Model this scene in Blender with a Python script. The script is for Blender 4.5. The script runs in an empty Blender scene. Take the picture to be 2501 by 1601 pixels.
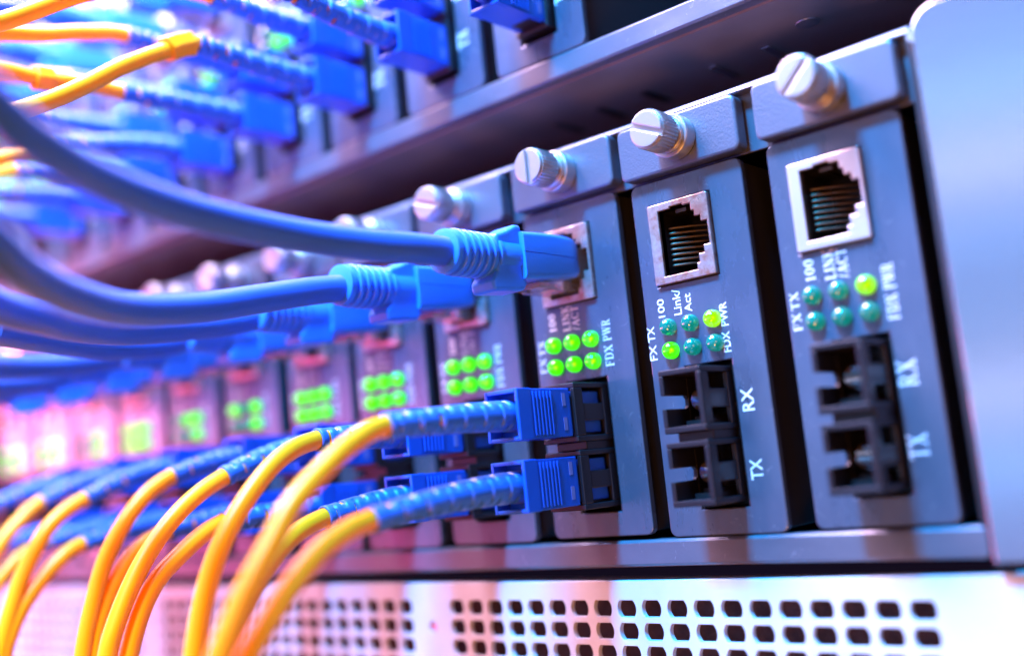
import bpy, bmesh, math, random
from mathutils import Vector, Matrix
random.seed(7)
MM = 0.001
sc = bpy.context.scene
col = sc.collection

# ------------------------------------------------------------------ camera
cam_d = bpy.data.cameras.new('camera'); cam = bpy.data.objects.new('camera', cam_d); col.objects.link(cam)
_R = Vector((0.7476705, 0.6566676, -0.0988764)); _U = Vector((0.1636531, -0.0378993, 0.9857897)); _F = Vector((-0.6435888, 0.7532273, 0.1358019))
cam.matrix_world = Matrix(((_R.x, _U.x, -_F.x, 109.875*MM), (_R.y, _U.y, -_F.y, -168.174*MM), (_R.z, _U.z, -_F.z, 14.076*MM), (0, 0, 0, 1)))
cam_d.sensor_width = 36; cam_d.lens = 37.404
cam_d.clip_start = 0.005; cam_d.clip_end = 20
cam_d.dof.use_dof = True; cam_d.dof.focus_distance = 0.196; cam_d.dof.aperture_fstop = 4.6
sc.camera = cam

# ------------------------------------------------------------------ world and exposure
w = bpy.data.worlds.new('World'); sc.world = w; w.use_nodes = True
w.node_tree.nodes['Background'].inputs[0].default_value = (0.22, 0.14, 0.40, 1)
w.node_tree.nodes['Background'].inputs[1].default_value = 0.03
sc.view_settings.view_transform = 'Standard'; sc.view_settings.look = 'None'
sc.view_settings.exposure = 0.0; sc.view_settings.gamma = 1.0; sc.view_settings.use_curve_mapping = False

# ------------------------------------------------------------------ lamps and added fills (positions in mm)
def area(name, loc, target, sx, sy, power, colr, up='Z'):
    d = bpy.data.lights.new(name, 'AREA'); d.shape = 'RECTANGLE'; d.size = sx*MM; d.size_y = sy*MM
    d.energy = power; d.color = colr
    o = bpy.data.objects.new(name, d); col.objects.link(o)
    o.location = Vector(loc)*MM
    o.rotation_euler = (Vector(target)-Vector(loc)).to_track_quat('-Z', 'Y').to_euler()
    return o
area('key_lamp', (20, -300, 500), (0, 0, 40), 85, 85, 22, (0.00227, 0.364, 1))
area('overhead_lamp', (-140, -70, 340), (-90, -60, 0), 280, 200, 11.5, (1, 0.609, 0.87))
area('left_overhead_fill', (-340, -130, 330), (-220, -20, 60), 150, 150, 4.6, (0.435, 0.478, 1))  # added fill to brighten the upper left, not a known source
area('red_lamp', (-520, -330, -60), (-60, 0, 60), 200, 260, 1.2, (1, 0.05, 0.283))
area('pink_haze_fill', (-400, -90, 60), (-200, 0, 40), 60, 120, 0.75, (1, 0.187, 0.373))  # added close to the left end to imitate the pink haze there
area('mid_pink_fill', (-330, -260, 60), (-140, 0, 40), 120, 120, 0.22, (1, 0.273, 0.818))  # added fill to lift the left face plates with pink
area('front_warm_lamp', (320, -420, 80), (20, 0, 40), 200, 200, 0.5, (1, 0.34, 0.06))
area('low_warm_fill', (70, -230, -110), (-50, -70, 0), 60, 60, 0.45, (1, 0.356, 0.0444))  # added fill to warm the yellow cords from below, no known source
area('strip_lamp', (-160, -520, -60), (0, 0, 30), 520, 16, 0.05, (0.2, 0.4, 1))
area('strip_lamp', (-160, -520, -12), (0, 0, 30), 520, 16, 0.13, (0.154, 0.462, 1))
area('strip_lamp', (-160, -520, 36), (0, 0, 30), 520, 16, 0.11, (0.636, 0.682, 1))
area('strip_lamp', (-160, -520, 84), (0, 0, 30), 520, 16, 0.04, (0.125, 0.5, 1))
area('strip_lamp', (-160, -520, 132), (0, 0, 30), 520, 16, 0.07, (0.0714, 0.429, 1))
area('strip_lamp', (-160, -520, 180), (0, 0, 30), 520, 16, 0.12, (0.667, 0.667, 1))
area('strip_lamp', (-160, -520, 228), (0, 0, 30), 520, 16, 0.13, (0.154, 0.462, 1))
area('strip_lamp', (-160, -520, 276), (0, 0, 30), 520, 16, 0.05, (0.1, 0.4, 1))

# ------------------------------------------------------------------ materials
def mat(name, base, rough=0.5, metal=0.0, spec=0.5, bump=None, emis=None, coat=0.0, trans=0.0, vary=None, aniso=0, ior=1.45, sss=0, wear=0, sheen=0):
    m = bpy.data.materials.new(name); m.use_nodes = True
    nt = m.node_tree; b = nt.nodes['Principled BSDF']; L = nt.links
    b.inputs['Base Color'].default_value = (*base, 1); b.inputs['Roughness'].default_value = rough
    b.inputs['Metallic'].default_value = metal; b.inputs['Specular IOR Level'].default_value = spec
    b.inputs['Coat Weight'].default_value = coat; b.inputs['Transmission Weight'].default_value = trans
    b.inputs['IOR'].default_value = ior; b.inputs['Anisotropic'].default_value = aniso
    if sheen:
        b.inputs['Sheen Weight'].default_value = sheen; b.inputs['Sheen Roughness'].default_value = 0.35; b.inputs['Sheen Tint'].default_value = (0.95, 0.92, 1.0, 1)
    if sss:
        b.inputs['Subsurface Weight'].default_value = sss; b.inputs['Subsurface Radius'].default_value = (0.0015, 0.0012, 0.001)
    tc = nt.nodes.new('ShaderNodeTexCoord')
    if bump:
        scale, strength, dist = bump
        n = nt.nodes.new('ShaderNodeTexNoise'); n.inputs['Scale'].default_value = scale; n.inputs['Detail'].default_value = 3
        L.new(tc.outputs['Object'], n.inputs['Vector'])
        bp = nt.nodes.new('ShaderNodeBump'); bp.inputs['Strength'].default_value = strength; bp.inputs['Distance'].default_value = dist*MM
        L.new(n.outputs['Fac'], bp.inputs['Height']); L.new(bp.outputs['Normal'], b.inputs['Normal'])
    if vary:   # smudges and wear: (scale, base colour 2, roughness swing, stretch)
        sca, c2, rs, st = vary
        mp = nt.nodes.new('ShaderNodeMapping'); mp.inputs['Scale'].default_value = st
        geo = nt.nodes.new('ShaderNodeNewGeometry'); L.new(geo.outputs['Position'], mp.inputs['Vector'])
        n = nt.nodes.new('ShaderNodeTexNoise'); n.inputs['Scale'].default_value = sca; n.inputs['Detail'].default_value = 6; n.inputs['Roughness'].default_value = 0.65
        L.new(mp.outputs['Vector'], n.inputs['Vector'])
        r = nt.nodes.new('ShaderNodeValToRGB'); r.color_ramp.elements[0].position = 0.40; r.color_ramp.elements[1].position = 0.68
        r.color_ramp.elements[0].color = (*base, 1); r.color_ramp.elements[1].color = (*c2, 1)
        L.new(n.outputs['Fac'], r.inputs['Fac']); L.new(r.outputs['Color'], b.inputs['Base Color'])
        mr = nt.nodes.new('ShaderNodeMapRange'); mr.inputs['From Min'].default_value = 0.3; mr.inputs['From Max'].default_value = 0.7
        mr.inputs['To Min'].default_value = max(0.03, rough-rs); mr.inputs['To Max'].default_value = rough+rs
        L.new(n.outputs['Fac'], mr.inputs['Value']); L.new(mr.outputs['Result'], b.inputs['Roughness'])
    if wear:
        n2 = nt.nodes.new('ShaderNodeTexNoise'); n2.inputs['Scale'].default_value = 260; n2.inputs['Detail'].default_value = 8; n2.inputs['Roughness'].default_value = 0.7; n2.inputs['Distortion'].default_value = 2.5
        L.new(geo.outputs['Position'], n2.inputs['Vector'])
        r2 = nt.nodes.new('ShaderNodeValToRGB'); r2.color_ramp.elements[0].position = 0.62; r2.color_ramp.elements[1].position = 0.74
        r2.color_ramp.elements[1].color = (wear, wear, wear, 1)
        L.new(n2.outputs['Fac'], r2.inputs['Fac'])
        mx = nt.nodes.new('ShaderNodeMix'); mx.data_type = 'RGBA'; L.new(r2.outputs['Color'], mx.inputs[0]); L.new(r.outputs['Color'], mx.inputs[6]); mx.inputs[7].default_value = (0.55, 0.57, 0.6, 1)
        L.new(mx.outputs[2], b.inputs['Base Color'])
    if emis:
        c, s = emis
        b.inputs['Emission Color'].default_value = (*c, 1); b.inputs['Emission Strength'].default_value = s
    return m
M = {}
M['plate'] = mat('plate_metal', (0.095, 0.125, 0.175), 0.30, 0.5, 0.5, bump=(900, 0.10, 0.15), vary=(70, (0.13, 0.16, 0.215), 0.09, (1, 1, 0.35)), wear=0.45)
M['bracket'] = mat('powder_coat_metal', (0.115, 0.14, 0.18), 0.38, 0.45, 0.5, bump=(2600, 0.55, 0.12))
M['chassis'] = mat('chassis_metal', (0.12, 0.14, 0.175), 0.36, 0.4, 0.5, bump=(1800, 0.2, 0.08), vary=(60, (0.16, 0.18, 0.215), 0.08, (0.4, 1, 1)), wear=0.5)
M['steel'] = mat('galvanised_steel', (0.20, 0.17, 0.17), 0.5, 0.3, 0.5, bump=(900, 0.15, 0.08), vary=(90, (0.24, 0.21, 0.21), 0.08, (1, 1, 1)))
M['ear'] = mat('smooth_painted_metal', (0.47, 0.49, 0.54), 0.18, 0.82, 0.5, bump=(500, 0.05, 0.1))
M['body'] = mat('black_case_metal', (0.04, 0.042, 0.05), 0.45, 0.2, 0.4, bump=(1500, 0.2, 0.06))
M['inside'] = mat('dark_interior', (0.03, 0.025, 0.028), 0.6, 0.3, 0.3)
M['brown'] = mat('brown_interior', (0.06, 0.03, 0.025), 0.6, 0.0, 0.3, vary=(300, (0.12, 0.06, 0.05), 0.1, (1, 1, 1)))
M['screw'] = mat('nickel_screw', (0.50, 0.49, 0.48), 0.36, 0.8, 0.5, bump=(1500, 0.15, 0.05))
M['shell'] = mat('jack_shield_metal', (0.62, 0.56, 0.52), 0.36, 0.8, 0.5, bump=(900, 0.3, 0.08), vary=(420, (0.34, 0.17, 0.11), 0.12, (1, 1, 1)))
M['shell_clean'] = mat('clean_shield_metal', (0.72, 0.68, 0.67), 0.34, 0.75, 0.5, bump=(900, 0.15, 0.05))
M['jackin'] = mat('jack_plastic', (0.012, 0.011, 0.012), 0.35, 0, 0.5)
M['gold'] = mat('gold_contact', (0.15, 0.115, 0.08), 0.5, 1.0, 0.5)
M['black'] = mat('black_plastic', (0.012, 0.011, 0.014), 0.36, 0, 0.6, bump=(2000, 0.2, 0.05))
M['ferrule'] = mat('ferrule_sleeve', (0.20, 0.19, 0.20), 0.14, 0.9, 0.6, coat=0.8)
M['ink'] = mat('white_ink', (0.80, 0.82, 0.85), 0.6, 0, 0.3)
M['white'] = mat('white_painted_steel', (0.64, 0.66, 0.68), 0.42, 0, 0.5, bump=(700, 0.08, 0.08), vary=(55, (0.58, 0.60, 0.63), 0.06, (1, 1, 1)))
M['blueplug'] = mat('blue_connector_plastic', (0.008, 0.105, 0.62), 0.33, 0, 0.5, bump=(1500, 0.12, 0.05))
M['blueboot'] = mat('blue_rubber', (0.010, 0.125, 0.52), 0.46, 0, 0.5, sheen=0.18, ior=1.65, bump=(1200, 0.15, 0.06))
M['overmold'] = mat('blue_moulded_vinyl', (0.025, 0.22, 0.85), 0.42, 0, 0.5, sheen=0.2, bump=(1800, 0.5, 0.09))
M['cord'] = mat('blue_cable_jacket', (0.018, 0.10, 0.46), 0.40, 0, 0.5, ior=1.6, sheen=0.22, bump=(160, 0.25, 0.3))
M['yellow'] = mat('yellow_fibre_jacket', (1.0, 0.38, 0.0), 0.38, 0, 0.4, ior=1.45, sheen=0.05, bump=(300, 0.15, 0.1))
M['clear'] = mat('clear_plastic', (0.80, 0.78, 0.80), 0.12, 0, 0.5, trans=0.85, ior=1.5)
M['mark'] = mat('pale_blue_mark', (0.14, 0.22, 0.60), 0.5)
M['led_off'] = mat('unlit_led', (0.004, 0.16, 0.125), 0.10, 0, 0.7, coat=1.0, trans=0.35, ior=1.5, emis=((0.0, 0.20, 0.15), 0.9))  # teal emission imitates glare on domes that give no light
def led_lit(name, rim, strength):
    m = mat(name, (0.03, 0.35, 0.0), 0.12, 0, 0.5, coat=0.8)
    nt = m.node_tree; L = nt.links; b = nt.nodes['Principled BSDF']
    tc = nt.nodes.new('ShaderNodeTexCoord')
    vm = nt.nodes.new('ShaderNodeVectorMath'); vm.operation = 'DISTANCE'; vm.inputs[1].default_value = (0.0007, -0.0014, -0.0001)
    L.new(tc.outputs['Object'], vm.inputs[0])
    r = nt.nodes.new('ShaderNodeValToRGB'); e = r.color_ramp.elements
    mr = nt.nodes.new('ShaderNodeMapRange'); mr.inputs['From Max'].default_value = 0.0016
    L.new(vm.outputs['Value'], mr.inputs['Value']); L.new(mr.outputs['Result'], r.inputs['Fac'])
    e[0].position = 0.08; e[0].color = (1.0, 0.55, 0.0, 1); e[1].position = 0.42; e[1].color = rim
    x = r.color_ramp.elements.new(0.24); x.color = (0.55, 0.95, 0.0, 1)
    L.new(r.outputs['Color'], b.inputs['Emission Color']); b.inputs['Emission Strength'].default_value = strength
    return m
M['led_on'] = led_lit('lit_led', (0.05, 0.80, 0.0, 1), 1.7); M['led_power'] = led_lit('lit_power_led', (0.28, 0.80, 0.0, 1), 1.3)

# ------------------------------------------------------------------ mesh helpers (all in mm)
class MB:
    def __init__(s): s.v = []; s.f = []; s.sm = []
    def box(s, x0, x1, y0, y1, z0, z1):
        n = len(s.v)
        s.v += [(x, y, z) for x in (x0, x1) for y in (y0, y1) for z in (z0, z1)]
        for q in ((0, 1, 3, 2), (4, 6, 7, 5), (0, 4, 5, 1), (2, 3, 7, 6), (0, 2, 6, 4), (1, 5, 7, 3)):
            s.f.append([n+i for i in q]); s.sm.append(False)
        return s
    def sweep(s, pts, rad, seg=20, cap=True, skip=None, squash=(1, 1), phase=0.0, dip=None):
        n0 = len(s.v); P = [Vector(p) for p in pts]; k = len(P)
        T = [(P[min(i+1, k-1)]-P[max(i-1, 0)]).normalized() for i in range(k)]
        up = Vector((0, 0, 1)) if abs(T[0].z) < 0.9 else Vector((1, 0, 0))
        U = (up-T[0]*up.dot(T[0])).normalized()
        for i in range(k):
            U = (U-T[i]*U.dot(T[i])).normalized(); V = T[i].cross(U)
            r0 = rad[i] if hasattr(rad, '__len__') else rad
            for j in range(seg):
                a = 2*math.pi*j/seg+phase; r = r0-(dip(i, j, seg) if dip else 0)
                s.v.append(tuple(P[i]+U*math.cos(a)*r*squash[0]+V*math.sin(a)*r*squash[1]))
        for i in range(k-1):
            for j in range(seg):
                if skip and skip(i, j, seg): continue
                a = n0+i*seg+j; b = n0+i*seg+(j+1) % seg
                s.f.append([a, b, b+seg, a+seg]); s.sm.append(True)
        if cap:
            s.f.append([n0+j for j in range(seg)][::-1]); s.sm.append(False)
            s.f.append([n0+(k-1)*seg+j for j in range(seg)]); s.sm.append(False)
        return s
    def prism_y(s, poly, y0, y1, smooth=False):
        n = len(s.v); k = len(poly)
        s.v += [(x, y0, z) for x, z in poly]+[(x, y1, z) for x, z in poly]
        s.f.append([n+i for i in range(k)]); s.sm.append(False)
        s.f.append([n+k+i for i in range(k)][::-1]); s.sm.append(False)
        for i in range(k):
            j = (i+1) % k; s.f.append([n+i, n+k+i, n+k+j, n+j]); s.sm.append(smooth)
        return s
    def prism_x(s, poly, x0, x1):
        n = len(s.v); k = len(poly)
        s.v += [(x0, y, z) for y, z in poly]+[(x1, y, z) for y, z in poly]
        s.f.append([n+i for i in range(k)]); s.sm.append(False)
        s.f.append([n+k+i for i in range(k)][::-1]); s.sm.append(False)
        for i in range(k):
            j = (i+1) % k; s.f.append([n+i, n+k+i, n+k+j, n+j]); s.sm.append(False)
        return s
    def mesh(s, name, m):
        me = bpy.data.meshes.new(name); me.from_pydata([Vector(v)*MM for v in s.v], [], s.f)
        me.materials.append(m)
        me.polygons.foreach_set('use_smooth', s.sm)
        bm = bmesh.new(); bm.from_mesh(me); bmesh.ops.recalc_face_normals(bm, faces=bm.faces); bm.to_mesh(me); bm.free()
        if any(s.sm): me.set_sharp_from_angle(angle=math.radians(38))
        return me
    def build(s, name, m, parent=None, loc=(0, 0, 0), bevel=0, seg=2):
        return link(name, s.mesh(name, m), parent, loc, bevel, seg)
def link(name, me, parent=None, loc=(0, 0, 0), bevel=0, seg=2):
    o = bpy.data.objects.new(name, me); col.objects.link(o); o.location = Vector(loc)*MM
    if parent: o.parent = parent
    if bevel:
        b = o.modifiers.new('bevel', 'BEVEL'); b.width = bevel*MM; b.segments = seg; b.limit_method = 'ANGLE'; b.angle_limit = math.radians(40)
    return o
def rrect(x0, x1, z0, z1, r, n=5, corners=(1, 1, 1, 1)):   # corners: bl, br, tr, tl
    out = []
    for (cx, cz, a0, on) in ((x0, z0, 180, corners[0]), (x1, z0, 270, corners[1]), (x1, z1, 0, corners[2]), (x0, z1, 90, corners[3])):
        if not on or r == 0: out.append((cx, cz)); continue
        ox = cx+(r if cx == x0 else -r); oz = cz+(r if cz == z0 else -r)
        for i in range(n+1):
            a = math.radians(a0+90*i/n); out.append((ox+r*math.cos(a), oz+r*math.sin(a)))
    return out
def eval_mesh(o):
    col.objects.link(o); dg = bpy.context.evaluated_depsgraph_get()
    me = bpy.data.meshes.new_from_object(o.evaluated_get(dg)); 
    d = o.data; bpy.data.objects.remove(o); bpy.data.curves.remove(d)
    return me
def sheet_mesh(name, loops, y0, y1, m, bevel=0.15):
    """plate in the xz plane with real holes, front at y0, back at y1"""
    c = bpy.data.curves.new(name, 'CURVE'); c.dimensions = '2D'; c.fill_mode = 'BOTH'
    for lp in loops:
        sp = c.splines.new('POLY'); sp.points.add(len(lp)-1); sp.use_cyclic_u = True
        for p, (x, z) in zip(sp.points, lp): p.co = (x, z, 0, 1)
    th = (y1-y0)/2-bevel
    c.extrude = th; c.bevel_depth = bevel; c.bevel_resolution = 1; c.offset = -bevel
    me = eval_mesh(bpy.data.objects.new('t', c))
    for v in me.vertices:
        x, z, h = v.co; v.co = Vector((x, (y0+y1)/2-h, z))*MM
    me.materials.clear(); me.materials.append(m); me.name = name
    bm = bmesh.new(); bm.from_mesh(me); bmesh.ops.remove_doubles(bm, verts=bm.verts, dist=1e-6); bmesh.ops.recalc_face_normals(bm, faces=bm.faces)
    for f in bm.faces: f.smooth = False
    bm.to_mesh(me); bm.free()
    return me
def spline(pts, n=8):
    P = [Vector(p) for p in pts]; P = [P[0]*2-P[1]]+P+[P[-1]*2-P[-2]]; out = []
    for i in range(1, len(P)-2):
        a, b, c, d = P[i-1:i+3]
        for k in range(n):
            t = k/n; out.append(0.5*((2*b)+(c-a)*t+(2*a-5*b+4*c-d)*t*t+(3*b-a-3*c+d)*t**3))
    out.append(P[-2]); return out
def tag(o, label=None, cat=None, group=None, kind=None):
    if label: o['label'] = label
    if cat: o['category'] = cat
    if group: o['group'] = group
    if kind: o['kind'] = kind
    return o
def empty(name, loc):
    o = bpy.data.objects.new(name, None); o.empty_display_size = 0.01; col.objects.link(o); o.location = Vector(loc)*MM; return o
def copy_tree(o, parent=None):
    c = o.copy(); col.objects.link(c)
    if parent: c.parent = parent
    for ch in o.children: copy_tree(ch, c)
    return c

# ------------------------------------------------------------------ printed lettering
def font_mesh(text):
    c = bpy.data.curves.new('f', 'FONT'); c.body = text; c.size = 1; c.resolution_u = 3; c.offset = 0.012
    me = eval_mesh(bpy.data.objects.new('t', c))
    v = [tuple(x.co[:2]) for x in me.vertices]; f = [list(p.vertices) for p in me.polygons]; bpy.data.meshes.remove(me)
    return v, f
SER = {  # serif capitals on a unit box: strokes (x0,y0,x1,y1,width)
 'T': (0.62, [(.31, .05, .31, .95, .14), (.0, .93, .62, .93, .09), (.18, .03, .44, .03, .06), (.03, .78, .03, .95, .06), (.59, .78, .59, .95, .06)]),
 'X': (0.68, [(.10, .03, .58, .97, .07), (.10, .97, .58, .03, .14), (.0, .03, .24, .03, .06), (.42, .03, .68, .03, .06), (.0, .97, .26, .97, .06), (.44, .97, .68, .97, .06)]),
 'F': (0.56, [(.14, .03, .14, .97, .14), (.02, .95, .54, .95, .07), (.14, .52, .42, .52, .07), (.02, .03, .3, .03, .06), (.53, .78, .53, .97, .06), (.41, .42, .41, .62, .05)]),
 'D': (0.68, [(.14, .03, .14, .97, .14), (.02, .96, .40, .96, .06), (.02, .03, .40, .03, .06), (.40, .96, .58, .78, .10), (.59, .8, .59, .2, .14), (.58, .22, .40, .03, .10)]),
 'P': (0.58, [(.14, .03, .14, .97, .14), (.02, .96, .38, .96, .06), (.02, .03, .3, .03, .06), (.14, .46, .38, .46, .06), (.38, .95, .50, .84, .09), (.5, .86, .5, .58, .13), (.5, .6, .38, .47, .09)]),
 'W': (0.92, [(.10, .97, .28, .03, .13), (.28, .03, .46, .9, .06), (.46, .97, .64, .03, .13), (.64, .03, .82, .97, .06), (.0, .97, .22, .97, .05), (.36, .97, .56, .97, .05), (.72, .97, .92, .97, .05)]),
 'R': (0.68, [(.14, .03, .14, .97, .14), (.02, .96, .38, .96, .06), (.02, .03, .28, .03, .06), (.14, .50, .38, .50, .06), (.38, .95, .50, .84, .09), (.5, .86, .5, .62, .13), (.5, .64, .38, .50, .09), (.34, .50, .56, .03, .13), (.5, .03, .68, .03, .06)]),
 '1': (0.40, [(.2, .03, .2, .97, .14), (.06, .03, .34, .03, .06), (.06, .82, .2, .95, .06)]),
 '0': (0.52, [(.08, .25, .08, .75, .13), (.44, .25, .44, .75, .13), (.08, .73, .22, .97, .09), (.22, .96, .30, .96, .06), (.30, .97, .44, .73, .09), (.08, .27, .22, .03, .09), (.22, .04, .30, .04, .06), (.30, .03, .44, .27, .09)]),
 'L': (0.56, [(.14, .03, .14, .97, .14), (.02, .97, .28, .97, .06), (.02, .04, .54, .04, .07), (.53, .04, .53, .24, .06)]),
 'I': (0.30, [(.15, .03, .15, .97, .14), (.03, .97, .27, .97, .06), (.03, .03, .27, .03, .06)]),
 'N': (0.68, [(.12, .03, .12, .97, .06), (.12, .97, .56, .03, .14), (.57, .03, .57, .97, .06), (.0, .97, .2, .97, .06), (.0, .03, .24, .03, .06), (.46, .97, .68, .97, .06)]),
 'K': (0.68, [(.14, .03, .14, .97, .14), (.14, .44, .56, .97, .07), (.26, .56, .56, .03, .13), (.02, .97, .28, .97, .06), (.02, .03, .28, .03, .06), (.44, .97, .66, .97, .06), (.44, .03, .68, .03, .06)]),
 '/': (0.34, [(.04, .0, .30, 1.0, .08)]),
 'A': (0.68, [(.08, .03, .34, .97, .07), (.34, .97, .58, .03, .14), (.18, .34, .50, .34, .06), (.0, .03, .2, .03, .06), (.46, .03, .68, .03, .06)]),
 'C': (0.60, [(.09, .25, .09, .75, .14), (.1, .73, .26, .96, .09), (.26, .95, .44, .95, .07), (.44, .95, .54, .82, .07), (.1, .27, .26, .04, .09), (.26, .04, .44, .04, .07), (.44, .04, .55, .2, .07), (.55, .70, .55, .97, .05)]),
}
def serif_mesh(text):
    v = []; f = []; cx = 0
    for ch in text:
        if ch == ' ': cx += 0.35; continue
        wd, st = SER[ch]
        for (x0, y0, x1, y1, t) in st:
            a = Vector((x0, y0)); b = Vector((x1, y1)); d = (b-a).normalized(); n = Vector((-d.y, d.x))*t/2
            k = len(v); v += [(cx+q.x, q.y) for q in (a+n, a-n, b-n, b+n)]; f.append([k, k+1, k+2, k+3])
        cx += wd+0.10
    return v, f
def lettering(items, maker, name, m, y=-0.05):
    """items: (text, x0, x1, z0, z1); the words read upwards"""
    V = []; F = []; lay = 0
    for (t, x0, x1, z0, z1) in items:
        v, f = maker(t); mx = [min(p[0] for p in v), max(p[0] for p in v)]; my = [min(p[1] for p in v), max(p[1] for p in v)]
        k = len(V)
        V += [(x1-(p[1]-my[0])/(my[1]-my[0])*(x1-x0), y, z0+(p[0]-mx[0])/(mx[1]-mx[0])*(z1-z0)) for p in v]
        if maker is serif_mesh:                      # strokes overlap: a hair of height between them
            for i, q in enumerate(f):
                for j in q: V[k+j] = (V[k+j][0], y-0.002*(i % 12), V[k+j][2])
        F += [[k+j for j in q] for q in f]
    me = bpy.data.meshes.new(name); me.from_pydata([Vector(p)*MM for p in V], [], F); me.materials.append(m)
    return me

# ------------------------------------------------------------------ media converter card
PW, PH = 23.7, 66.2
def sc_frame(b, zt, d):
    zb = zt-11.1; zm = (zt+zb)/2
    b.box(7.7, 16.2, -d, 1, zt-1.0, zt); b.box(7.7, 16.2, -d, 1, zb, zb+1.1)
    if d > 4:
        b.box(7.7, 8.6, -d, -2.2, zb+1.1, zm-1.15); b.box(7.7, 8.6, -d, -2.2, zm+1.15, zt-1.0); b.box(7.7, 8.6, -2.2, 1, zb+1.1, zt-1.0)
        b.prism_x([(-2.2, zm-1.15), (-2.9, zm-1.15), (-2.2, zm-0.5)], 7.7, 8.6); b.prism_x([(-2.2, zm+1.15), (-2.2, zm+0.5), (-2.9, zm+1.15)], 7.7, 8.6)
        b.box(15.2, 16.2, -d, -7.4, zb+1.1, zt-1.0); b.box(15.2, 16.2, -1.0, 1, zb+1.1, zt-1.0)
        b.box(15.35, 16.05, -7.4, -1.0, zm-1.7, zm+1.6)
    else:
        b.box(7.7, 8.6, -d, 1, zb+1.1, zt-1.0); b.box(15.2, 16.2, -d, 1, zb+1.1, zt-1.0)
def knurl(b, r, y0, y1, n=34):
    k = n*4; poly = []
    for i in range(k):
        a = 2*math.pi*i/k; rr = r-(0.16 if i % 4 in (2, 3) else 0); poly.append((rr*math.cos(a), rr*math.sin(a)))
    b.prism_y(poly, y0, y1)
def disc(b, r, y0, y1, n=40, a0=0, a1=360, smooth=True):
    b.prism_y([(r*math.cos(math.radians(a0+(a1-a0)*i/n)), r*math.sin(math.radians(a0+(a1-a0)*i/n))) for i in range(n)], y0, y1, smooth)
def half_disc(b, r, y0, y1, gap, sgn):
    a = math.degrees(math.asin(gap/r)); n = 22
    poly = [(r*math.cos(math.radians(a+(180-2*a)*i/n)), sgn*r*math.sin(math.radians(a+(180-2*a)*i/n))) for i in range(n+1)]
    b.prism_y(poly, y0, y1)
def led_mesh(name, m):
    b = MB(); prof = [(0.0, 1.6), (-0.7, 1.6)]+[(-0.7-1.4*math.sin(math.radians(t)), 1.6*math.cos(math.radians(t))) for t in (15, 30, 45, 60, 75, 86)]
    b.sweep([(0, y, 0) for y, r in prof], [r for y, r in prof], seg=28)
    return b.mesh(name, m)
LED_ON = led_mesh('led', M['led_on']); LED_OFF = led_mesh('led', M['led_off']); LED_POWER = led_mesh('led', M['led_power'])
JX, JZ = 3.7, 46.3
opening = [(2.2, 1.4), (9.3, 1.4), (9.3, 2.6), (9.9, 2.6), (9.9, 4.2), (11.1, 4.2), (11.1, 5.6), (12.35, 5.6), (12.35, 10.0), (11.1, 10.0), (11.1, 11.2), (9.9, 11.2), (9.9, 12.4), (9.3, 12.4), (9.3, 13.8), (7.6, 13.8), (7.6, 14.15), (4.8, 14.15), (4.8, 13.8), (2.2, 13.8)]
opening = [(JX+x, JZ+z) for x, z in opening]
SANS = [('FX', -0.45+.5, 1.15+.5, 32.7, 35.6), ('TX', -0.45+.5, 1.15+.5, 36.2, 39.1), ('100', 2.95, 4.45, 40.4, 43.9), ('Link/', 6.4, 8.1, 40.3, 45.1), ('Act', 8.75, 10.3, 40.5, 43.9),
        ('PWR', 15.85, 17.35, 36.7, 41.0), ('FDX', 15.75, 17.25, 32.0, 35.7), ('RX', 17.95, 20.3, 21.2, 25.2), ('TX', 17.95, 20.3, 9.2, 12.8)]
SERIF = [('FX', 0.75, 2.35, 33.3, 36.3), ('TX', 0.75, 2.35, 36.9, 39.9), ('100', 4.1, 5.9, 41.3, 44.9), ('LINK', 7.6, 9.5, 40.9, 46.0), ('/ACT', 9.9, 11.8, 40.7, 45.6),
         ('PWR', 17.1, 19.1, 37.5, 41.6), ('FDX', 17.1, 19.1, 32.5, 36.6), ('RX', 17.2, 20.4, 21.7, 25.8), ('TX', 17.2, 20.4, 10.2, 14.1)]
LET_SANS = lettering(SANS, font_mesh, 'lettering', M['ink']); LET_SERIF = lettering(SERIF, serif_mesh, 'lettering', M['ink']); LET_PLAIN = lettering(SERIF[:-2], serif_mesh, 'lettering', M['ink'])
BRK = (-0.4, 25.1, 66.9, 77.1)
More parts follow.
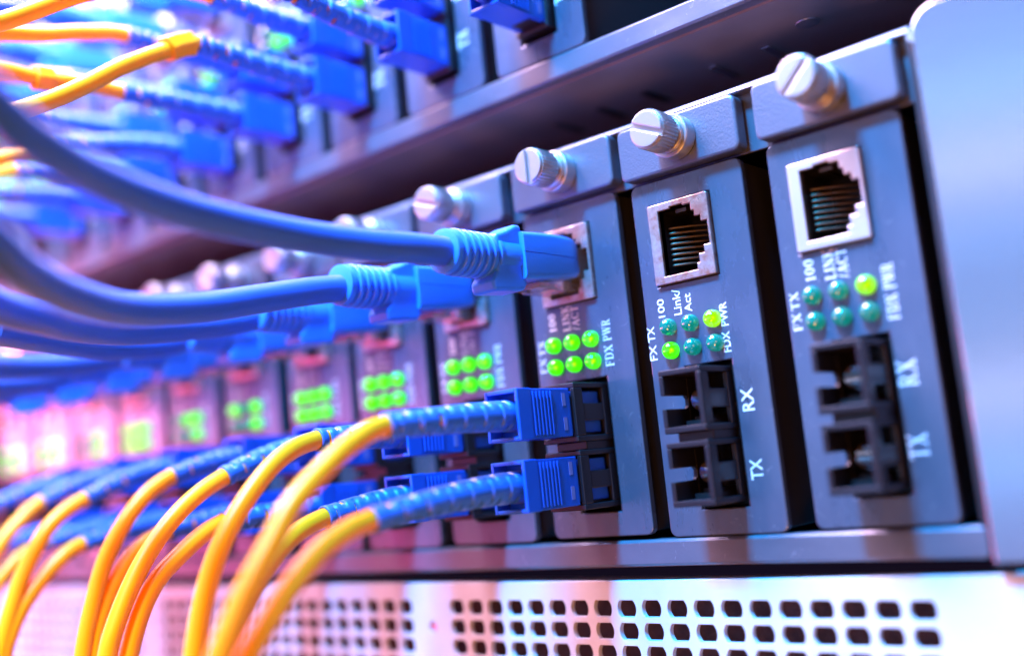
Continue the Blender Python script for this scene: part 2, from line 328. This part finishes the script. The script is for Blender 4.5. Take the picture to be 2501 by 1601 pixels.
def make_card(upper):
    root = empty('media_converter', (0, 0, 0))
    dep = 2.0 if upper else 10.0
    hole_j = rrect(3.5, 16.8, 46.1, 61.7, 0); hole_s = rrect(7.2, 17.0, 4.7, 30.7, 0)
    fp = link('face_plate', sheet_mesh('face_plate', [rrect(0, PW, 0, PH, 1.5, corners=(1, 1 if upper else 0.4, 1, 1)), hole_j, hole_s], 0, 1.6, M['plate'], 0.22), root)
    link('lettering', LET_SERIF if upper else LET_SANS, fp)
    b = MB(); b.box(0.7, 23.0, 1.65, 95, 0.6, 65.6); b.box(22.9, 23.3, 1.65, 40, 60, 62); b.box(22.9, 23.3, 1.65, 40, 3, 5)
    # the case is open behind the sockets: build it as four walls and a back
    b = MB(); b.box(0.7, 1.5, 1.65, 95, 0.6, 65.6); b.box(22.2, 23.0, 1.65, 95, 0.6, 65.6); b.box(1.5, 22.2, 1.65, 95, 0.6, 1.4); b.box(1.5, 22.2, 1.65, 95, 64.8, 65.6); b.box(1.5, 22.2, 14, 15, 1.4, 64.8)
    b.build('case', M['body'], root, bevel=0.15)
    br = link('bracket', sheet_mesh('bracket', [rrect(*BRK, 1.3)], -2.2, 1.2, M['bracket'], 0.5), root)
    # thumb screw
    b = MB(); knurl(b, 3.65, -11.9, -7.2); disc(b, 2.7, -7.2, -6.0); sw = b.build('thumb_screw', M['screw'], root, (12.7, 0, 72.2), bevel=0.07, seg=1)
    b = MB(); half_disc(b, 3.3, -12.5, -11.9, 0.5, 1); half_disc(b, 3.3, -12.5, -11.9, 0.5, -1); b.build('slotted_cap', M['screw'], sw, bevel=0.15)
    b = MB(); disc(b, 4.1, -5.2, -2.2); disc(b, 3.4, -6.1, -5.2); b.build('collar', M['screw'], sw, bevel=0.2)
    # RJ45 jack
    jk = link('network_jack', sheet_mesh('network_jack', [rrect(JX, JX+12.9, JZ, JZ+15.2, 0.35), opening], -0.9, 1.2, M['shell'], 0.15), root)
    b = MB(); n = len(opening)
    b.v = [(x, -0.3, z) for x, z in opening]+[(x, 11.5, z) for x, z in opening]
    for i in range(n): b.f.append([i, (i+1) % n, n+(i+1) % n, n+i]); b.sm.append(False)
    b.f.append([n+i for i in range(n)]); b.sm.append(False)
    b.build('socket_lining', M['jackin'], jk)
    b = MB()
    for i in range(8):
        z = JZ+3.6+i*1.02
        b.sweep(spline([(JX+2.9, 7.5, z), (JX+2.7, 2.6, z), (JX+3.3, 2.0, z), (JX+6.5, 4.2, z), (JX+10.0, 7.2, z)], 4), 0.26, seg=10)
    b.build('contact_pins', M['gold'], jk)
    b = MB(); b.box(JX+5.0, JX+7.3, 1.0, 1.4, JZ+13.1, JZ+13.75); b.build('grounding_tab', M['gold'], jk)
    # SC receptacle
    b = MB(); sc_frame(b, 29.6, dep); sc_frame(b, 16.9, dep)
    b.box(8.8, 16.0, -dep*0.75, 1, 16.9, 18.5)
    rec = b.build('fibre_receptacle', M['black'], root, bevel=0.18)
    b = MB(); b.box(7.2, 17.0, 8, 8.5, 4.7, 30.7); b.box(7.2, 7.6, 0.5, 8, 4.7, 30.7); b.box(16.6, 17.0, 0.5, 8, 4.7, 30.7)
    for zm in (24.05, 11.35): b.box(9.6, 14.4, -5.5, 6, zm-4.4, zm-3.5); b.box(10.2, 13.8, -3.5, 6, zm-3.5, zm-2.8)
    b.build('socket_lining', M['jackin'], rec)
    for zm in (24.05, 11.35):
        b = MB(); b.sweep([(12.2, 8, zm), (12.2, -dep*0.42, zm), (12.2, -dep*0.42-.25, zm), (12.2, -dep*0.42, zm), (12.2, 2, zm)], [1.95, 1.95, 1.75, 1.5, 1.45], seg=28, cap=False)
        b.build('ferrule_sleeve', M['ferrule'], rec)
    for r in range(2):
        for c in range(3):
            link('led', LED_ON, root, (5.0+4.72*c, 0, 38.4-4.4*r))
    return root
def dress(root, lit, slot, letter=None, dz=0.0, clean=False):
    leds = sorted([o for o in root.children if o.name.startswith('led')], key=lambda o: (-round(o.location.z, 4), o.location.x))
    for o, s in zip(leds, lit):
        o.data = {'1': LED_ON, '2': LED_POWER}.get(s, LED_OFF); o.location.z += dz*MM
    for o in root.children:
        if o.name.startswith('thumb_screw'): o.rotation_euler.y = math.radians(slot)
        if o.name.startswith('face_plate') and letter: o.children[0].data = letter
        if clean and o.name.startswith('network_jack'): o.material_slots[0].link = 'OBJECT'; o.material_slots[0].material = M['shell_clean']
proto = make_card(False)
ORD = ['rightmost', 'second from the right', 'third from the right', 'fourth from the right', 'fifth from the right', 'sixth from the right', 'seventh from the right', 'eighth from the right', 'ninth from the right', 'tenth from the right', 'eleventh from the right', 'twelfth from the right']
LOW = [  # origin x, z, lit LEDs, slot angle, label
 (28.3, 0.0, '002000', -45, 'unplugged grey converter card beside the pale rack ear, one green LED lit'),
 (-0.5, -0.2, '002100', 25, 'unplugged grey converter card with Link/Act lettering and two green LEDs lit'),
 (-27.9, 0.45, '111111', 90, 'grey converter card holding the sharpest blue plug, six green LEDs lit'),
 (-56.5, 0.1, '111111', 20, 'grey converter card just left of the one with the sharpest blue plug'),
 (-84.0, -0.1, '111111', 80, 'blurred grey converter card, fifth from the right in the lower row'),
 (-110.3, -0.2, '111111', 10, 'blurred grey converter card, sixth from the right in the lower row'),
 (-139.0, 0, '101001', 50, 'blurred converter card with three LEDs lit, seventh from the right, lower row'),
 (-166.8, 0, '011001', 120, 'blurred converter card with dimmer LEDs, eighth from the right, lower row'),
 (-194.6, 0, '111111', 70, 'blurred pinkish converter card with yellow-green glow, ninth from the right, lower row'),
 (-222.4, 0, '001001', 30, 'blurred pinkish converter card, tenth from the right, lower row'),
 (-250.2, 0, '101101', 15, 'blurred pink converter card, second from the left edge, lower row'),
 (-278.0, 0, '101101', 60, 'blurred pink converter card at the left edge, lower row')]
for i, (x, z, lit, sl, lab) in enumerate(LOW):
    c = copy_tree(proto); c.location = Vector((x, 0, z))*MM
    dress(c, lit, sl, None if i == 1 else LET_SERIF if i == 0 else LET_PLAIN, 0.4 if i == 0 else 0, clean=(i == 0))
    tag(c, lab, 'converter card', 'converter cards in the lower rack unit')
def kill(o):
    for c in list(o.children): kill(c)
    bpy.data.objects.remove(o)
kill(proto)
proto = make_card(True)
UPX = [-30.7-27.8*i for i in range(11)]
UPL = ['000000', '000001', '001001', '010011', '110100', '011011', '101001', '110011', '011001', '101101', '111001']
UPN = ['grey converter card at the right end of the upper rack unit', 'upper row converter card second from the right, two blue plugs in it', 'upper row converter card third from the right, two blue plugs with ribbed sides',
       'upper row converter card fourth from the right, lit green LED above its plugs', 'upper row converter card fifth from the right, behind the purple-lit plug', 'blurred upper row converter card, sixth from the right',
       'blurred upper row converter card, seventh from the right', 'blurred upper row converter card, eighth from the right', 'blurred upper row converter card, ninth from the right', 'blurred upper row converter card, second from the left edge', 'blurred upper row converter card at the left edge']
for i, x in enumerate(UPX):
    c = copy_tree(proto); c.location = Vector((x, 0, 98))*MM
    dress(c, UPL[i], (i*47) % 180, LET_SERIF, 0)
    tag(c, UPN[i], 'converter card', 'converter cards in the upper rack unit')
kill(proto)

# ------------------------------------------------------------------ rack units
XL, XR = -430, 55.5
def chassis(z, label, ear):
    r = empty('rack_chassis', (0, 0, z)); tag(r, label, 'rack unit', 'rack units holding the converter cards')
    b = MB(); b.box(XL, XR, 1.9, 2.6, 66.6, 78.2); b.build('mounting_strip', M['chassis'], r, bevel=0.15)
    b = MB(); b.prism_x([(-0.5, 77.5), (-0.2, 78.3), (0.5, 78.7), (220, 78.7), (220, 77.3), (-0.2, 77.3)], XL, XR); b.build('top_cover', M['chassis'], r, bevel=0.1)
    b = MB(); b.prism_x([(-0.6, -0.9), (-0.1, -0.4), (2.5, -0.4), (2.5, -5.2), (-0.2, -5.2), (-0.6, -4.8)], XL, XR); b.build('bottom_lip', M['chassis'], r, bevel=0.1)
    b = MB(); b.box(XL, XR, 2.5, 220, -5.6, -4.8)
    b.build('floor_plate', M['steel'], r)
    b = MB()
    for i in range(18): b.box(55.5-1.2-27.8*i-24.4, 55.5-27.8*i-24.4+1.4, 2.6, 90, -4.8, -0.6)
    b.build('card_guides', M['body'], r)
    b = MB(); b.box(XL, XR, 100, 101, -4.8, 77.3); b.box(XL-1, XL, 2.6, 220, -4.8, 77.3); b.box(XR-0.6, XR+0.5, -0.5, 220, -5.2, 77.3); b.build('inner_walls', M['inside'], r)
    e = link('mounting_ear', sheet_mesh('mounting_ear', [rrect(57.2, 150, -5.6, 79.4, 4.0, 8, corners=(0, 1, 1, 1))], -4.2, -0.2, M['ear'], 0.18), r)
    b = MB()
    disc(b, 0.9, -0.6, 0.6, 16)
    link('rivet', b.mesh('rivet', M['screw']), r, (56.4, -1.0, 76.2)); 
    return r
low = chassis(0, 'dark grey lower rack unit with a pale blue reflecting ear at the right', True)
upc = chassis(98, 'dark rack unit above, its lit front lip running diagonally across the photo', True)
# underside of the upper unit: slots, dimple
b = MB()
for x in (5, 17): b.box(x, x+1.8, 21, 31, -5.75, -5.55)
b.build('vent_slot', M['ear'], upc, (3, 0, -0.03))  # pale metal bars: bluish reflection in the slots put into the colour
b = MB()
for x in (-9, -21, -33): b.box(x, x+1.8, 21, 31, -5.75, -5.55)
b.build('vent_slot', M['jackin'], upc, (0, 0, -0.03))  # black bars: the dark of open slots put into the colour
b = MB(); b.sweep([(32, 17, -5.5), (32, 17, -5.9), (32, 17, -6.1)], [2.4, 2.2, 1.2], seg=28); b.build('rivet', M['chassis'], upc)
top = chassis(196, 'blurred dark rack unit at the very top left corner', True)
# perforated white unit underneath
r = empty('perforated_unit', (0, 0, 0)); tag(r, 'white perforated server front at the bottom under the converter rack', 'server unit')
holes = []
def vent(x, z):
    a = 2.15; h = 1.52; out = []
    t = math.asin(h/a)
    for s in (0, 1):
        for i in range(7):
            an = (-t+2*t*i/6)+(math.pi if s else 0); out.append((x+a*math.cos(an)*0.98, z+a*math.sin(an)))
    return out
for g in range(4):
    x0 = 44.9-g*116.5
    for i in range(19):
        for j in range(9): holes.append(vent(x0-5.58*i, -12.75-4.17*j))
for g in range(3): holes.append([(-63.2-116.5*g+1.2*math.cos(k*math.pi/8), -17+1.2*math.sin(k*math.pi/8)) for k in range(16)])
link('front_panel', sheet_mesh('front_panel', [rrect(-430, 150, -54, -7.6, 0.6)]+holes, -2.0, -0.8, M['white'], 0.12), r)
b = MB(); b.box(-430, 150, 9, 10, -53, -9); b.build('inner_filter', M['brown'], r)
b = MB(); b.box(-430, 150, -0.8, 10, -9.2, -8.4); b.box(-430, 150, -0.8, 10, -54, -53); b.build('frame', M['white'], r)
for g in range(3):
    b = MB(); disc(b, 1.1, -1.6, 2, 20); b.build('panel_screw', M['screw'], r, (-63.2-116.5*g, 0, -17), bevel=0.2)

# ------------------------------------------------------------------ fibre cables with SC plugs
def sc_plug_meshes():
    b = MB(); b.box(-3.3, 3.3, -12, -1.0, -3.9, 3.9); b.box(-3.75, 3.75, -22.2, -10.5, -4.5, 4.5)
    for s in (-1, 1):
        for i in range(6): b.box(3.7*s, 4.0*s, -21.4+i*1.0, -20.95+i*1.0, -4.0, 4.0) if s > 0 else b.box(-4.0, -3.7, -21.4+i*1.0, -20.95+i*1.0, -4.0, 4.0)
    for (x0, x1, z0, z1) in ((-3.95, -3.25, -4.6, 4.6), (3.25, 3.95, -4.6, 4.6), (-3.25, 3.25, 3.9, 4.6), (-3.25, 3.25, -4.6, -3.9)): b.box(x0, x1, -25.6, -22.0, z0, z1)
    hous = b.mesh('plug_housing', M['blueplug'])
    b = MB()
    for z in (-3.3, 1.2): b.box(3.74, 3.80, -12.9, -11.9, z, z+2.4)
    mark = b.mesh('white_mark', M['mark'])
    return hous, mark
HOUS, MARK = sc_plug_meshes()
def boot(pts, yend_r=2.0, r0=2.95):
    c = spline(pts, 10)
    # resample densely
    L = [0]
    for i in range(1, len(c)): L.append(L[-1]+(c[i]-c[i-1]).length)
    tot = L[-1]; n = int(tot/0.35); out = []; rad = []; seg_kind = []
    k = 0
    for i in range(n+1):
        s = tot*i/n
        while k < len(L)-2 and L[k+1] < s: k += 1
        t = (s-L[k])/(L[k+1]-L[k]); p = c[k].lerp(c[k+1], t); out.append(p)
        r = r0+(yend_r-r0)*(s/tot)
        fr = (s-4) % 2.4
        rad.append(r+(0.12 if s > tot-1.3 else 0)); seg_kind.append((int((s-4)//2.4), fr, s/tot) if 4 < s < tot-1.6 else None)
    seg = 32
    def arc(k, j, off=0.0):
        a = (j+off)/seg*360-(0 if k % 2 == 0 else 90)
        return min(a % 180, 180-a % 180)
    def dip(i, j, sg):
        q = seg_kind[i]
        if not q: return 0
        return 0.30 if (q[1] < 0.95 and arc(q[0], j) < 58) else 0
    def skip(i, j, sg):
        q = seg_kind[i]
        return bool(q) and q[2] > 0.6 and 0.15 < q[1] < 0.65 and arc(q[0], j, 0.5) < 34
    b = MB(); b.sweep(out, rad, seg=seg, cap=False, skip=skip, dip=dip)
    me = b.mesh('strain_relief', M['blueboot'])
    return me
def fibre_cable(x, z, shift, bend, tail, label, group, clip=False):
    """x,z: plug axis; shift: how far the plug sits forward; bend: boot end (y,z) ; tail: list of (y,z) or (x,y,z)"""
    root = empty('fibre_cable', (x, shift, z)); tag(root, label, 'fibre cable', group)
    def loc(p): return (p[0]-x, p[1]-shift, p[2]-z) if len(p) == 3 else (0, p[0]-shift, p[1]-z)
    h = link('plug_housing', HOUS, root, bevel=0.22); link('white_mark', MARK, h)
    e = loc(bend); y0 = -21.5
    mid = (0, y0+(e[1]-y0)*0.5, e[2]*0.22)
    me = boot([(0, y0, 0), (0, y0+(e[1]-y0)*0.25, e[2]*0.02), mid, (0, y0+(e[1]-y0)*0.78, e[2]*0.6), e])
    o = link('strain_relief', me, root); sd = o.modifiers.new('wall', 'SOLIDIFY'); sd.thickness = 0.45*MM; sd.offset = -1
    pts = [(0, y0, 0), mid, e]+[loc(t) for t in tail]
    b = MB(); b.sweep(spline(pts, 10), 1.72, seg=22); b.build('cord', M['yellow'], root)
    if clip:
        t = [Vector(loc(q)) for q in clip]; b = MB(); b.sweep(spline(t, 4), 2.9, seg=6, phase=0.3); b.build('cord_clip', M['yellow'], root, bevel=0.3)
    return root
GF = 'yellow fibre cables plugged into the lower row'
def tail_more(t, n=2):
    """carry the cable on down beyond the frame"""
    a, b = Vector(t[-2]), Vector(t[-1]); d = (b-a).normalized(); out = list(t)
    for i in range(n): b = b+Vector((d.x*0.6, d.y-0.1) if len(d) == 2 else d)*22; out.append(tuple(b))
    return out
def F(i): return LOW[i][0]+11.9
FIB = [
 (F(2), 24.5, (-54, 23.6), [(-61, 21.3), (-67, 17.6), (-73, 13), (-77, 8), (-83, 0), (-88, -10)], 'front yellow fibre cable, its blue plug in the upper socket of the sharpest card'),
 (F(2), 11.8, (-58.5, 9.3), [(-65, 7.6), (-70, 5), (-77, -1), (-85, -11)], 'lower yellow fibre cable from the same black socket, nearest the perforated front'),
 (F(3), 24.15, (-45, 23.8), [(-54, 20.5), (-63, 12), (-69, 2), (-73, -12)], 'yellow fibre cable with crisp slotted blue boot end, behind the front upper one'),
 (F(3), 11.45, (-44.5, 9.8), [(-53, 6.5), (-61, -1), (-69, -13)], 'yellow fibre cable with crisp slotted boot, low between the two front ones'),
 (F(4), 24.0, (-46.5, 19.3), [(-56, 14), (-64, 6), (-70, -4), (-73, -13)], 'yellow fibre cable, upper one of the fifth card from the right'),
 (F(4), 11.3, (-47.5, 10.5), [(-57, 5.5), (-64, -1), (-69, -13)], 'yellow fibre cable, lower one of the fifth card from the right'),
 (F(5), 24.0, (-42, 21), [(-50, 16), (-57, 7), (-61, -3), (-64, -15)], 'yellow fibre cable, upper one of the sixth card from the right'),
 (F(5), 11.3, (-43.5, 9.6), [(-52, 5.5), (-59, -5), (-62, -16)], 'orange-lit yellow fibre cable, lower one of the sixth card from the right'),
 (F(6), 24.0, (-47, 18.4), [(-55, 13.5), (-60, 6.5), (-64, -2), (-68, -16)], 'blurred yellow fibre cable, upper one of the seventh card from the right'),
 (F(6), 11.3, (-48, 8.3), [(-54, 5), (-61, -2), (-65, -9), (-67, -16)], 'blurred yellow fibre cable, lower one of the seventh card from the right'),
 (F(7), 24.0, (-44, 19), [(-50, 14.5), (-55, 9), (-60, 0), (-64, -12)], 'blurred yellow fibre cable, upper one of the eighth card from the right'),
 (F(7), 11.3, (-45, 8.3), [(-52, 4.5), (-58, -3), (-63, -14)], 'blurred yellow fibre cable, lower one of the eighth card from the right'),
 (F(8), 24.0, (-45, 19), [(-52, 14), (-58, 6), (-63, -6)], 'blurred yellow fibre cable at the left edge, upper one of the ninth card'),
 (F(8), 11.3, (-45, 8), [(-52, 4), (-58, -4), (-62, -14)], 'blurred yellow fibre cable at the left edge, lower one of the ninth card'),
]
for (x, z, e, t, lab) in FIB: fibre_cable(x, z, -0.3, e, tail_more(t, 2), lab, GF)
GU = 'yellow fibre cables plugged into the upper row'
def G(i): return UPX[i]+11.9
UF = [
 (0, 109.5, (-36, 113), [(-50, 115), (-64, 114), (-80, 110)], 'blue plug hanging into the photo at the top, furthest right of the upper row', None),
 (0, 122.2, (-36, 125), [(-50, 128), (-66, 126)], 'fibre cable just above the frame on the right end upper card', None),
 (1, 109.3, (-43, 112), [(-56, 113), (-70, 110), (-84, 104)], 'fibre cable whose ribbed blue plug sits second from the right, lower socket', None),
 (1, 122.0, (-43, 124), [(-56, 125), (-70, 122)], 'fibre cable whose blue plug sits second from the right, upper socket', None),
 (2, 108.7, (-45, 110.2), [(-52, 107), (-62, 101.3), (-71, 95), (-79, 90), (-87, 86), (-96, 82), (-110, 78)], 'yellow fibre cable crossing the upper left with an orange clip at its blue boot', [(2, -46.6, 109.7), (2, -49.5, 108.6), (2, -52.4, 107.0)]),
 (2, 121.0, (-41, 122), [(-56, 120), (-70, 114), (-86, 104), (-100, 97)], 'thick blurred yellow fibre cable entering at the top left corner', None),
 (3, 108.6, (-47, 108), [(-56, 108), (-65, 107), (-74, 107), (-85, 106), (-100, 105)], 'yellow fibre cable running left behind the clipped one', [(3, -63, 107.3), (3, -65, 107.1), (3, -67, 107.0)]),
 (3, 121.3, (-45, 122), [(-55, 120), (-65, 117), (-74, 115), (-85, 112), (-100, 108)], 'yellow fibre cable with bright top, second from the top left corner', None),
 (4, 107.6, (-50, 102.5), [(-57, 100), (-66, 96), (-80, 90)], 'fibre cable with lavender-lit boot just above the dark blue patch cable', None),
 (4, 121.3, (-45, 121), [(-55, 119), (-66, 116), (-80, 112)], 'blurred fibre cable, upper one of the fifth card in the upper row', None),
 (5, 108.6, (-46, 105), [(-54, 102), (-64, 97), (-78, 92)], 'blurred fibre cable, lower one of the sixth card in the upper row', None),
 (5, 121.3, (-46, 120), [(-54, 118), (-64, 115), (-78, 111)], 'blurred fibre cable, upper one of the sixth card in the upper row', None),
 (6, 108.6, (-46, 106), [(-54, 103), (-64, 99), (-78, 95)], 'blurred fibre cable, lower one of the seventh card in the upper row', None),
 (7, 108.6, (-46, 106), [(-54, 103), (-64, 99), (-78, 95)], 'blurred fibre cable at the left edge of the upper row', None),
]
for (i, z, e, t, lab, cl) in UF:
    x = G(i); clip = [(x, q[1], q[2]) for q in cl] if cl else False
    fibre_cable(x, z, 9.0, e, t, lab, GU, clip)

# ------------------------------------------------------------------ blue patch cables with moulded plugs
def patch_proto():
    root = empty('patch_cable', (0, 0, 0))
    b = MB(); b.box(-4.4, 2.6, -9.5, 6, -5.6, 5.2); b.box(2.6, 4.4, -5, 5, -3.0, 3.0)
    for i in range(8): pass
    c = b.build('clear_connector', M['clear'], root, bevel=0.3)
    b = MB(); b.box(-3, 3, -13, -6, -5.5, -4.4); b.build('latch', M['clear'], c, bevel=0.3)
    b = MB()   # moulded body: rounded block, a fine mould seam along its side
    secs = [(-0.9, -2.9, 3.5, -1.9, 3.3), (-1.1, -3.4, 4.0, -2.4, 3.9), (-1.6, -3.8, 4.4, -2.9, 4.4), (-2.6, -4.1, 4.65, -3.2, 4.75), (-4.0, -4.15, 4.75, -3.4, 4.9), (-9, -4.3, 5.0, -3.9, 4.9), (-14, -4.2, 5.0, -4.2, 4.7), (-18.2, -4.2, 4.8, -4.5, 4.5)]
    k = 0
    for (y, x0, x1, z0, z1) in secs:
        zs = 0.55; poly = [p for p in rrect(x0, x1, z0, z1, 1.0, 5)]
        i = next(i for i in range(len(poly)) if poly[i][0] > x1-1e-6 and poly[i][1] > zs)
        poly[i:i] = [(x1, zs-0.12), (x1-0.22, zs), (x1, zs+0.12)]
        k = len(poly); b.v += [(x, y, z) for x, z in poly]
    for q in range(len(secs)-1):
        for i in range(k):
            j = (i+1) % k; b.f.append([q*k+i, q*k+j, (q+1)*k+j, (q+1)*k+i]); b.sm.append(True)
    b.f.append(list(range(k))); b.f.append([(len(secs)-1)*k+i for i in range(k)]); b.sm += [False, False]
    body = b.build('moulded_body', M['overmold'], root)
    b = MB()   # flared guard behind the body with a wing above and below
    b.prism_x([(-17.2, 5.9), (-18.8, 5.9), (-21.5, 4.6), (-24.5, 3.6), (-25.0, -3.4), (-26.5, -5.2), (-26.0, -7.2), (-17.6, -6.6), (-16.4, -4.9), (-17.6, -4.2)], -2.4, 3.6)
    b.build('latch_guard', M['overmold'], root, bevel=0.8, seg=3)
    b = MB()
    pts = []; rad = []
    y = -23.0
    for i in range(6):
        for (dy, r) in ((0, 4.15), (-0.15, 4.3), (-0.95, 4.3), (-1.1, 4.15), (-1.15, 3.2), (-1.75, 3.2)):
            pts.append((0, y+dy, 0)); rad.append(r-0.06*i*0)
        y -= 1.8
    pts += [(0, y, 0), (0, y-0.2, 0), (0, y-1.3, 0), (0, y-1.5, 0)]; rad += [3.9, 4.1, 4.0, 3.3]
    b.sweep([(0, -15.5, 0), (0, -22.9, 0)]+pts, [4.2, 4.2]+rad, seg=32)
    b.build('strain_relief', M['overmold'], root)
    return root
PP = patch_proto()
def patch(x, z, path, label, group='blue patch cables plugged into the lower row'):
    root = copy_tree(PP); root.location = Vector((x, 0, z))*MM; tag(root, label, 'patch cable', group)
    pts = [(0, -30, 0)]+[(p[0]-x, p[1], p[2]-z) for p in path]
    b = MB(); b.sweep(spline(pts, 12), 2.7, seg=26); b.build('cord', M['cord'], root)
    return root
RJX = 9.9
def R(i): return LOW[i][0]+RJX
patch(R(2), 54.2, [(-18, -42, 54), (-20.5, -54, 54.3), (-22.5, -68, 55.2), (-21, -84, 56), (-15.5, -99, 56.6), (-9, -111, 58), (-5, -119, 61), (-3, -128, 68), (-4, -136, 78)], 'thick blue patch cable in front, its sharp plug in the third card from the right')
patch(R(3), 53.6, [(-47, -42, 52), (-47.5, -53, 50), (-46, -67, 47.3), (-40.5, -83, 45.2), (-32.5, -96, 45), (-24.5, -106, 46), (-18, -113, 48), (-13, -121, 52)], 'second thick blue patch cable, hanging just below the front one')
patch(R(4), 53.2, [(-76, -40, 51), (-77, -52, 49.5), (-74, -65, 48.0), (-66.5, -78, 47), (-59, -88, 46.8), (-54, -96, 47), (-48, -104, 48)], 'third blue patch cable from the right, partly hidden under the second')
patch(R(5), 53.0, [(-103, -40, 50.5), (-101, -54, 49.3), (-95, -66, 49), (-89, -76, 49), (-83, -86, 49)], 'blurred blue patch cable, fourth from the right in the lower row')
patch(R(6), 53.0, [(-131, -40, 51), (-131, -52, 49.6), (-127, -64, 48.6), (-121, -73, 48), (-113, -84, 48)], 'blurred blue patch cable, fifth from the right in the lower row')
patch(R(7), 53.0, [(-157, -40, 50), (-157, -54, 48.5), (-152, -70, 48)], 'blurred blue patch cable, sixth from the right in the lower row')
patch(R(8), 53.0, [(-185, -40, 50), (-185, -54, 48.5), (-180, -70, 48)], 'blurred blue patch cable, seventh from the right in the lower row')
patch(R(9), 53.0, [(-212, -40, 50), (-212, -54, 48.5), (-207, -70, 48)], 'blurred blue patch cable, low at the left edge')
GP = 'blue patch cables plugged into the upper row'
for i, lab in ((3, 'blurred blue patch cable out of the top edge'), (4, 'blurred blue patch cable near the top edge, behind the yellow ones'), (5, 'blurred blue patch cable at the top left between yellow cables'), (6, 'blurred blue patch cable behind the yellow cables, upper left'), (7, 'blurred blue patch cable leaving at the upper left edge'), (8, 'blurred blue patch cable furthest left in the upper row')):
    x = UPX[i]+RJX
    patch(x, 152, [(x, -42, 151), (x+1, -56, 148), (x+3, -70, 143), (x+7, -86, 135), (x+12, -100, 124)], lab, GP)
kill(PP)
